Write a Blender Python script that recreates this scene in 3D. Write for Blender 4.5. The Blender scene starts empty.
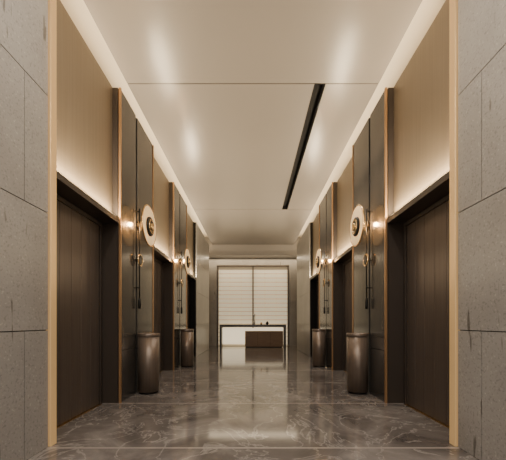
import bpy, bmesh, math, random
from mathutils import Vector
random.seed(4)
D=bpy.data; C=bpy.context
F=310.0; EYE=1.08; XW=1.77; H=4.40; WT=4.20

# ---------------- materials ----------------
def mat(name,col,rough=.5,metal=0.,emit=None,es=0.,spec=None,coat=0.):
    m=D.materials.new(name); m.use_nodes=True
    b=m.node_tree.nodes['Principled BSDF']
    b.inputs['Base Color'].default_value=(*col,1); b.inputs['Roughness'].default_value=rough
    b.inputs['Metallic'].default_value=metal
    if emit: b.inputs['Emission Color'].default_value=(*emit,1); b.inputs['Emission Strength'].default_value=es
    if coat: b.inputs['Coat Weight'].default_value=coat; b.inputs['Coat Roughness'].default_value=.08
    return m
def nd(m,t,**k):
    n=m.node_tree.nodes.new(t)
    for a,v in k.items():
        if a in n.inputs: n.inputs[a].default_value=v
        else: setattr(n,a,v)
    return n
def lk(m,a,b): m.node_tree.links.new(a,b)
def ramp(m,stops):
    r=nd(m,'ShaderNodeValToRGB'); e=r.color_ramp.elements
    while len(e)<len(stops): e.new(.5)
    for i,(p,c) in enumerate(stops): e[i].position=p; e[i].color=(*c,1)
    return r
def noise_mat(name,stops,scale,sc=(1,1,1),rough=.5,metal=0.,detail=6,dist=0.,bump=0.,coat=0.):
    m=mat(name,stops[0][1],rough,metal,coat=coat); b=m.node_tree.nodes['Principled BSDF']
    tc=nd(m,'ShaderNodeTexCoord'); mp=nd(m,'ShaderNodeMapping'); mp.inputs['Scale'].default_value=sc
    n=nd(m,'ShaderNodeTexNoise',Scale=scale,Detail=detail,Distortion=dist)
    lk(m,tc.outputs['Object'],mp.inputs['Vector']); lk(m,mp.outputs[0],n.inputs['Vector'])
    r=ramp(m,stops); lk(m,n.outputs['Fac'],r.inputs[0]); lk(m,r.outputs[0],b.inputs['Base Color'])
    if bump:
        bp=nd(m,'ShaderNodeBump',Strength=bump,Distance=.01); lk(m,n.outputs['Fac'],bp.inputs['Height']); lk(m,bp.outputs[0],b.inputs['Normal'])
    return m

def stone_mat():
    m=mat('grey_limestone',(.3,.28,.25),.34); b=m.node_tree.nodes['Principled BSDF']
    tc=nd(m,'ShaderNodeTexCoord')
    n1=nd(m,'ShaderNodeTexNoise',Scale=1.3,Detail=5.,Distortion=.6); lk(m,tc.outputs['Object'],n1.inputs['Vector'])
    r1=ramp(m,[(.3,(.275,.258,.238)),(.7,(.345,.328,.305))]); lk(m,n1.outputs['Fac'],r1.inputs[0])
    n2=nd(m,'ShaderNodeTexNoise',Scale=55.,Detail=2.); lk(m,tc.outputs['Object'],n2.inputs['Vector'])
    r2=ramp(m,[(.32,(.72,.72,.72)),(.42,(1,1,1)),(.64,(1,1,1)),(.72,(1.4,1.4,1.36))]); lk(m,n2.outputs['Fac'],r2.inputs[0])
    mp=nd(m,'ShaderNodeMapping'); mp.inputs['Scale'].default_value=(9,9,1.1); lk(m,tc.outputs['Object'],mp.inputs['Vector'])
    n3=nd(m,'ShaderNodeTexNoise',Scale=1.6,Detail=2.); lk(m,mp.outputs[0],n3.inputs['Vector'])
    r3=ramp(m,[(.26,(.45,.43,.40)),(.295,(1,1,1))]); lk(m,n3.outputs['Fac'],r3.inputs[0])
    a=nd(m,'ShaderNodeMix',data_type='RGBA',blend_type='MULTIPLY'); a.inputs[0].default_value=1
    lk(m,r1.outputs[0],a.inputs[6]); lk(m,r2.outputs[0],a.inputs[7])
    c=nd(m,'ShaderNodeMix',data_type='RGBA',blend_type='MULTIPLY'); c.inputs[0].default_value=1
    lk(m,a.outputs[2],c.inputs[6]); lk(m,r3.outputs[0],c.inputs[7]); lk(m,c.outputs[2],b.inputs['Base Color'])
    return m
STONE=stone_mat()
def marble(name,dark,mid,light,vein):
    m=mat(name,mid,.09); b=m.node_tree.nodes['Principled BSDF']
    tc=nd(m,'ShaderNodeTexCoord')
    n1=nd(m,'ShaderNodeTexNoise',Scale=1.3,Detail=9.,Distortion=.9,Roughness=.62); lk(m,tc.outputs['Object'],n1.inputs['Vector'])
    r1=ramp(m,[(.3,dark),(.5,mid),(.72,light)]); lk(m,n1.outputs['Fac'],r1.inputs[0])
    n2=nd(m,'ShaderNodeTexNoise',Scale=1.5,Detail=8.,Distortion=1.2,Roughness=.6); lk(m,tc.outputs['Object'],n2.inputs['Vector'])
    r2=ramp(m,[(.485,(0,0,0)),(.5,(1,1,1)),(.515,(0,0,0))]); lk(m,n2.outputs['Fac'],r2.inputs[0])
    a=nd(m,'ShaderNodeMix',data_type='RGBA'); lk(m,r1.outputs[0],a.inputs[6]); a.inputs[7].default_value=(*vein,1)
    mu=nd(m,'ShaderNodeMath',operation='MULTIPLY'); lk(m,r2.outputs[0],mu.inputs[0]); mu.inputs[1].default_value=.5
    lk(m,mu.outputs[0],a.inputs[0]); lk(m,a.outputs[2],b.inputs['Base Color'])
    return m
MARBLE=marble('brown_grey_marble',(.070,.061,.056),(.135,.120,.111),(.26,.237,.22),(.42,.39,.365))
MLINE=mat('pale_stone_inlay',(.32,.285,.26),.15)
CEIL=mat('satin_lacquer_ceiling',(.295,.272,.248),.24)
COVE=mat('cove_plaster',(.85,.76,.62),.6)
SLOT=mat('black_slot',(.008,.008,.008),.8)
SEAM=mat('ceiling_seam',(.04,.035,.03),.6)
GOLD=noise_mat('brushed_champagne_metal',[(.35,(.215,.168,.116)),(.65,(.24,.19,.133))],40,(1,1,.02),.42,.4,3)
BRONZE=noise_mat('bronze_door_metal',[(.35,(.118,.094,.079)),(.65,(.140,.113,.095))],45,(1,1,.02),.34,.45,3)
BRONZED=mat('dark_bronze_edge',(.065,.052,.043),.35,.4)
PANEL=noise_mat('smoked_bronze_glass',[(.35,(.062,.057,.052)),(.65,(.10,.092,.083))],2.2,(1,1,.4),.17,.35,2)
BLACK=mat('black_metal',(.012,.011,.010),.35,.6)
COPPER=mat('copper_trim',(.50,.30,.15),.35,.7)
BRASS=mat('glowing_brass_trim',(.62,.42,.20),.38,.6,(1.,.60,.25),.26)  # weak emission on the brass stands in for LED glow along it
LED=mat('led_strip',(1,.9,.75),.5,0,(1,.78,.46),9)
ALAB=mat('alabaster',(.80,.60,.34),.35,.2,(1,.62,.29),.60)
WARM=mat('warm_bulb',(1,.8,.5),.4,0,(1,.60,.26),5)
PBRASS=mat('polished_brass',(.80,.56,.28),.25,1)
BINM=noise_mat('bin_bronze',[(.35,(.165,.128,.10)),(.65,(.20,.157,.125))],40,(1,1,.03),.36,.5,3)
WHITE=mat('backlit_white_slats',(.76,.70,.58),.4,0,(1,.84,.57),.44)
WHITEB=mat('backlit_screen',(.50,.43,.33),.5,0,(1,.76,.45),.20)
LIT=mat('lit_desk_back',(.8,.74,.64),.5,0,(1,.82,.55),1.1)
WOOD=noise_mat('walnut_wood',[(.3,(.15,.09,.052)),(.7,(.26,.165,.098))],9,(.4,4,8),.4,0,5,.5)
GREYTOP=mat('grey_stone_top',(.08,.08,.085),.25)
PORC=mat('white_porcelain',(.8,.78,.74),.25)
GREEN=mat('leaf_green',(.06,.11,.04),.6)

# ---------------- mesh helpers ----------------
class B:
    def __init__(s): s.bm=bmesh.new(); s.ms=[]
    def mi(s,m):
        if m not in s.ms: s.ms.append(m)
        return s.ms.index(m)
    def box(s,x0,x1,y0,y1,z0,z1,m):
        x0,x1=min(x0,x1),max(x0,x1); i=s.mi(m)
        v=[s.bm.verts.new(p) for p in [(x0,y0,z0),(x1,y0,z0),(x1,y1,z0),(x0,y1,z0),(x0,y0,z1),(x1,y0,z1),(x1,y1,z1),(x0,y1,z1)]]
        for f in [(0,3,2,1),(4,5,6,7),(0,1,5,4),(1,2,6,5),(2,3,7,6),(3,0,4,7)]:
            s.bm.faces.new([v[k] for k in f]).material_index=i
    def lathe(s,prof,c,axis,m,n=40):
        i=s.mi(m); rings=[]
        ax={'X':0,'Y':1,'Z':2}[axis]; o=[k for k in range(3) if k!=ax]
        for r,t in prof:
            ring=[]
            for k in range(n):
                a=2*math.pi*k/n; p=[0,0,0]; p[ax]=c[ax]+t; p[o[0]]=c[o[0]]+r*math.cos(a); p[o[1]]=c[o[1]]+r*math.sin(a)
                ring.append(s.bm.verts.new(p))
            rings.append(ring)
        for a,b in zip(rings,rings[1:]):
            for k in range(n):
                f=s.bm.faces.new([a[k],a[(k+1)%n],b[(k+1)%n],b[k]]); f.material_index=i; f.smooth=True
        for r in (rings[0],rings[-1]):
            try: s.bm.faces.new(r).material_index=i
            except: pass
    def torus(s,R,r,c,axis,m,n=40,k2=10):
        i=s.mi(m); ax={'X':0,'Y':1,'Z':2}[axis]; o=[k for k in range(3) if k!=ax]; g=[]
        for a in range(n):
            A=2*math.pi*a/n; row=[]
            for b in range(k2):
                Bq=2*math.pi*b/k2; rr=R+r*math.cos(Bq); p=[0,0,0]; p[ax]=c[ax]+r*math.sin(Bq)
                p[o[0]]=c[o[0]]+rr*math.cos(A); p[o[1]]=c[o[1]]+rr*math.sin(A); row.append(s.bm.verts.new(p))
            g.append(row)
        for a in range(n):
            for b in range(k2):
                f=s.bm.faces.new([g[a][b],g[(a+1)%n][b],g[(a+1)%n][(b+1)%k2],g[a][(b+1)%k2]]); f.material_index=i; f.smooth=True
    def done(s,name,bevel=0,parent=None):
        bmesh.ops.recalc_face_normals(s.bm,faces=s.bm.faces)
        me=D.meshes.new(name); s.bm.to_mesh(me); s.bm.free()
        for m in s.ms: me.materials.append(m)
        o=D.objects.new(name,me); C.collection.objects.link(o)
        if bevel:
            b=o.modifiers.new('bevel','BEVEL'); b.width=bevel; b.segments=2; b.limit_method='ANGLE'
        if parent: o.parent=parent
        return o
def empty(name,loc=(0,0,0)):
    e=D.objects.new(name,None); e.location=loc; C.collection.objects.link(e); return e
def area(name,loc,rot,sx,sy,pw,col,parent=None,spread=None):
    l=D.lights.new(name,'AREA'); l.shape='RECTANGLE'; l.size=sx; l.size_y=sy; l.energy=pw; l.color=col
    if spread: l.spread=spread
    o=D.objects.new(name,l); o.location=loc; o.rotation_euler=rot; C.collection.objects.link(o)
    if parent: o.parent=parent
    return o

Y0=-3.0
OPEN=[(2.77,4.12),(5.50,6.90),(8.28,9.70)]
PIL=[(4.12,5.50),(6.90,8.28)]
SE=12.5; YB=14.0
WARMC=(1,.79,.52)

# ---------------- floor ----------------
b=B(); b.box(-3.6,3.6,Y0,YB+.3,-.12,-.011,BLACK)
ys=[Y0,-.1,2.66,4.12,5.50,6.90,8.28,9.70,11.1,12.5,YB+.3]
for a,c in zip(ys,ys[1:]):
    b.box(-3.6,3.6,a+.013,c-.013,-.01,0,MARBLE)
    b.box(-3.6,3.6,c-.013,c+.013,-.01,0.0,MLINE)
b.done('floor')
# ---------------- side walls ----------------
for s,nm in ((-1,'left'),(1,'right')):
    b=B()
    def slabs(ya,yb,ztop,off):
        b.box(s*(XW+.02),s*2.5,ya,yb,0,ztop,BLACK)
        z=0;k=0
        while z<ztop:
            z1=min(z+1.01,ztop); st=2.40 if k%2==0 else 1.80
            js=[st+1.2*j for j in range(-6,12)]
            e=[ya]+[j for j in js if ya+.05<j<yb-.05]+[yb]
            for p,q in zip(e,e[1:]):
                b.box(s*XW,s*(XW+.03),p+.0035,q-.0035,z+.004,z1-.004,STONE)
            z=z1;k+=1
    slabs(Y0,2.68,4.9,0)
    slabs(9.70,SE,WT,0)
    for (a,c) in PIL:
        b.box(s*(XW+.03),s*2.5,a+.005,c,0,WT,BRONZED)
        m=(a+c)/2-.10
        for p,q in ((a+.03,m-.03),(m+.03,c-.03)):
            b.box(s*XW,s*(XW+.035),p,q,.70,WT,PANEL)
            b.box(s*XW,s*(XW+.035),p,q,.0,.69,PANEL)
        b.box(s*(XW+.015),s*(XW+.04),m-.03,m+.03,0,WT,BLACK)
        for e in (a,c-.03):
            b.box(s*(XW-.012),s*(XW+.015),e,e+.028,0,WT,COPPER)
    for (a,c) in OPEN:
        b.box(s*(XW+.10),s*2.5,a,c,2.46,WT,GOLD)
        b.box(s*(XW+.012),s*2.5,a,c,2.39,2.455,BRONZED)
        b.box(s*2.16,s*2.5,a,c,0,2.39,BRONZED)
        b.box(s*(XW+.05),s*(XW+.085),a+.03,c-.03,2.455,2.485,LED)
    b.box(s*2.5,s*2.6,2.68,13.3,0,4.9,COVE)
    b.box(s*1.6,s*2.5,2.68,13.3,4.72,4.9,COVE)
    b.done('wall_'+nm)
    b=B(); b.box(s*(XW-.02),s*(XW+.10),2.685,2.765,0,4.72,BRASS); b.done('trim_%d'%(1 if s<0 else 2),.004)
    for i,(a,c) in enumerate(OPEN):
        b=B(); x=2.0; mid=(a+c)/2
        b.box(s*x,s*2.155,a+.002,a+.05,0.0,2.388,BRONZED); b.box(s*x,s*2.155,c-.05,c-.002,0,2.388,BRONZED)
        b.box(s*x,s*2.155,a+.05,c-.05,2.34,2.388,BRONZED)
        n=6; w=(c-a-.11)/n
        for k in range(n):
            p=a+.055+k*w
            b.box(s*(x+.02),s*2.14,p+.003,p+w-.003,.008,2.338,BRONZE)
        b.box(s*(x+.035),s*2.13,a+.05,c-.05,.004,2.34,BLACK)
        b.box(s*(x-.02),s*(x+.02),a+.05,c-.05,0,.006,PBRASS)
        b.done('door_%d'%(i+1+(3 if s>0 else 0)),.002)
        area('over_door_led',(s*(XW+.045),mid,2.49),(math.radians(180),s*math.radians(-25),0),.04,c-a-.1,52,WARMC)
    area('cove_led_strip',(s*2.1,7.9,WT+.03),(0,s*math.radians(115)*1,0),.08,10.0,105,WARMC)
# ---------------- ceiling ----------------
b=B()
seams=[Y0,-.5,4.32,9.15,13.3]
sx0,sx1=.86,1.01
for a,c in zip(seams,seams[1:]):
    if a>4 and a<5:
        b.box(-1.75,sx0,a+.008,c-.008,H,H+.06,CEIL); b.box(sx1,1.75,a+.008,c-.008,H,H+.06,CEIL)
    else: b.box(-1.75,1.75,a+.008,c-.008,H,H+.06,CEIL)
for c in seams[1:-1]: b.box(-1.75,1.75,c-.008,c+.008,H+.006,H+.06,SEAM)
b.box(-3.6,3.6,Y0,YB+.3,4.9,5.0,COVE)
b.box(-3.6,3.6,13.3,13.42,3.95,4.9,CEIL)
b.box(-3.6,3.6,13.42,YB,3.95,4.05,CEIL)
b.done('ceiling')
b=B()
b.box(sx0-.004,sx0+.004,4.33,9.14,H-.002,H+.2,SLOT); b.box(sx1-.004,sx1+.004,4.33,9.14,H-.002,H+.2,SLOT)
b.box(sx0,sx1,4.33,9.14,H+.10,H+.2,SLOT)
b.box(sx0,sx1,4.32,4.33,H,H+.2,SLOT); b.box(sx0,sx1,9.14,9.15,H,H+.2,SLOT)
b.done('linear_ceiling_slot')
for x in (-.9,.9):  # ambient fill added overhead out of view, not fittings this ceiling is known to have
    for y in (-1.6,0.2,1.9):
        root=empty('added_fill_downlight',(x,y,H))
        b=B(); b.lathe([(.075,-.006),(.095,-.006),(.095,0.0)],(0,0,0),'Z',BLACK,28); b.done('fill_bezel',0,root)
        l=D.lights.new('fill_lamp','AREA'); l.shape='DISK'; l.size=.14; l.energy=34; l.color=(1,.90,.79)
        o=D.objects.new('fill_lamp',l); o.parent=root; o.location=(0,0,-.010); C.collection.objects.link(o)

# ---------------- end lobby ----------------
for s,nm in ((-1,'lobby_left'),(1,'lobby_right')):
    b=B(); b.box(s*3.4,s*3.6,SE-.6,YB,0,4.9,STONE); b.box(s*2.6,s*3.4,SE-.4,SE,0,4.9,STONE); b.done('wall_'+nm)
b=B()
b.box(-3.6,3.6,YB+.2,YB+.3,0,4.9,BLACK)
for s in (-1,1):
    for p,q in ((1.62,2.5),(2.51,3.4)):
        for z in range(4): b.box(s*p,s*q,YB,YB+.2,z*1.0+.002,z*1.0+.998,STONE)
b.box(-1.62,1.62,YB,YB+.2,3.64,4.0,STONE)
b.done('wall_back')
b=B()
for x0,x1 in ((-1.60,-1.56),(-.03,.03),(1.56,1.60)): b.box(x0,x1,YB-.03,YB+.15,0,3.62,BRONZE)
b.box(-1.60,1.60,YB-.03,YB+.15,3.575,3.62,BRONZE)
for x0,x1 in ((-1.56,-.03),(.03,1.56)):
    b.box(x0,x1,YB+.10,YB+.14,0,3.575,WHITEB)
    z=.04
    while z<3.4:
        n=3; w=(x1-x0)/n
        for j in range(n): b.box(x0+j*w+.005,x0+(j+1)*w-.005,YB+.06,YB+.10,z+.016,z+.170,WHITE)
        z+=.19
b.done('backlit_slat_screen')
b=B()
b.box(-1.44,1.42,13.28,13.78,.86,.97,GREYTOP); b.box(-1.44,-1.34,13.30,13.76,0,.86,GREYTOP); b.box(1.32,1.42,13.30,13.76,0,.86,GREYTOP)
b.box(-1.34,1.32,13.70,13.76,.12,.82,LIT)
b.box(-.34,1.28,13.22,13.68,0.03,.66,WOOD); b.box(-.30,1.24,13.26,13.66,0,.03,BLACK)
for x in (.20,.74): b.box(x-.004,x+.004,13.215,13.23,.05,.64,BLACK)
b.box(-.34,1.28,13.21,13.69,.66,.69,WOOD)
b.done('reception_console',.004)
def vase(x,y,h,r,m,fl):
    b=B(); b.lathe([(r*.6,0),(r,.35*h),(r*.8,.7*h),(r*.4,.9*h),(r*.5,h)],(x,y,.97),'Z',m,24)
    if fl:
        for k in range(9):
            a=random.random()*6.28; rr=random.random()*.08; hh=h+.10+random.random()*.12
            b.lathe([(.004,h*.9),(.004,hh)],(x+rr*math.cos(a)*.5,y+rr*math.sin(a)*.5,.97),'Z',GREEN,6)
            b.lathe([(.004,hh),(.025,hh+.02),(.028,hh+.04),(.006,hh+.06)],(x+rr*math.cos(a)*.5,y+rr*math.sin(a)*.5,.97),'Z',PORC,10)
    return b.done('flower_vase' if fl else 'ceramic_jar')
vase(.05,13.5,.2,.06,PORC,True); vase(.62,13.5,.14,.07,BLACK,False); vase(.36,13.5,.10,.05,PBRASS,False)
area('lobby_cove_led',(0,13.75,3.93),(0,0,0),5.5,.25,48,WARMC)

# ---------------- sconces and bins ----------------
for s in (-1,1):
    for (a,c) in PIL:
        m=(a+c)/2-.10
        y=m+.07; z=2.56; X=1.60
        root=empty('wall_sconce',(s*XW,y,z))
        b=B(); loc=lambda x,yy,zz:(s*(x-XW),yy-y,zz-z)
        sg=s
        def L(prof,cx,cy,cz,mt,n=48): b.lathe([(r,t*sg) for r,t in prof],loc(cx,cy,cz),'X',mt,n)
        L([(.05,.012),(.285,.012),(.30,.0),(.285,-.012),(.05,-.012)],X,y,z,ALAB)
        b.torus(.302,.012,loc(X,y,z),'X',PBRASS,56)
        L([(.13,-.045),(.145,-.035),(.145,-.012),(.13,.0)],X,y-.03,z-.02,BLACK)
        b.torus(.10,.010,loc(X-.046,y-.03,z-.02),'X',PBRASS)
        L([(.012,-.07),(.045,-.06),(.055,-.038)],X,y-.03,z-.02,PBRASS,28)
        b.done('disc_shade',0,root)
        b=B()
        L([(.03,0),(.03,.10)],X+.01,y,z,BLACK,24)
        L([(.07,0),(.07,.035)],XW-.036,y,z,PBRASS,32)
        L([(.05,.0),(.055,.02),(.05,.04)],X+.06,y-.0,z,WARM,28)
        xr=XW-.045
        b.lathe([(.009,0),(.009,1.5)],loc(xr,m,1.30),'Z',BLACK,14)
        b.lathe([(.018,0),(.022,.03),(.022,.14),(.012,.17)],loc(xr,m,1.28),'Z',BLACK,16)
        b.torus(.085,.011,loc(xr-.012,m,2.02),'X',PBRASS,36)
        L([(.06,-.012),(.066,0),(.06,.012)],xr-.012,m,2.02,BLACK,36)
        for zz in (1.6,2.02,2.76):
            p=loc(xr,m,zz); b.lathe([(.012,0),(.012,.045*1)],(min(p[0],p[0]+.045*s),p[1],p[2]),'X',BLACK,14)
        b.done('rod_and_mount',0,root)
        l=D.lights.new('sconce_bulb','POINT'); l.energy=9; l.color=(1,.58,.26); l.shadow_soft_size=.03
        o=D.objects.new('sconce_bulb',l); C.collection.objects.link(o); o.parent=root; o.location=loc(X+.075,y-.08,z+.0)
        by=4.75 if a<5 else 7.52
        b=B(); cx=1.60*s; r=.158
        b.lathe([(r-.012,0),(r-.012,.03)],(cx,by,0),'Z',BLACK,48)
        b.lathe([(r,.03),(r,.86)],(cx,by,0),'Z',BINM,48)
        b.lathe([(r+.004,.86),(r+.006,.865),(r+.006,.905),(r,.91),(r-.02,.91),(r-.02,.88),(.0001,.88)],(cx,by,0),'Z',BINM,48)
        b.lathe([(r-.022,.885),(r-.03,.895),(.001,.897)],(cx,by,0),'Z',BLACK,48)
        b.done('trash_bin')

for k in range(3):  # fill spots added to brighten floor and walls; the slot itself shows black
    l=D.lights.new('slot_fill_spot','SPOT'); l.energy=100; l.color=(1,.90,.79); l.spot_size=math.radians(110); l.spot_blend=.8; l.shadow_soft_size=.03
    o=D.objects.new('slot_fill_spot',l); o.location=((sx0+sx1)/2,4.8+k*1.56,H+.05); C.collection.objects.link(o)

w=D.worlds.new('w'); C.scene.world=w; w.use_nodes=True
w.node_tree.nodes['Background'].inputs[0].default_value=(1,.93,.86,1); w.node_tree.nodes['Background'].inputs[1].default_value=1.15

cam=D.cameras.new('camera'); co=D.objects.new('camera',cam); C.collection.objects.link(co)
cam.sensor_width=36; cam.lens=F/506*36; cam.shift_y=92/506
co.location=(0,0,EYE); co.rotation_euler=(math.radians(90),0,0); cam.clip_start=.05
C.scene.camera=co
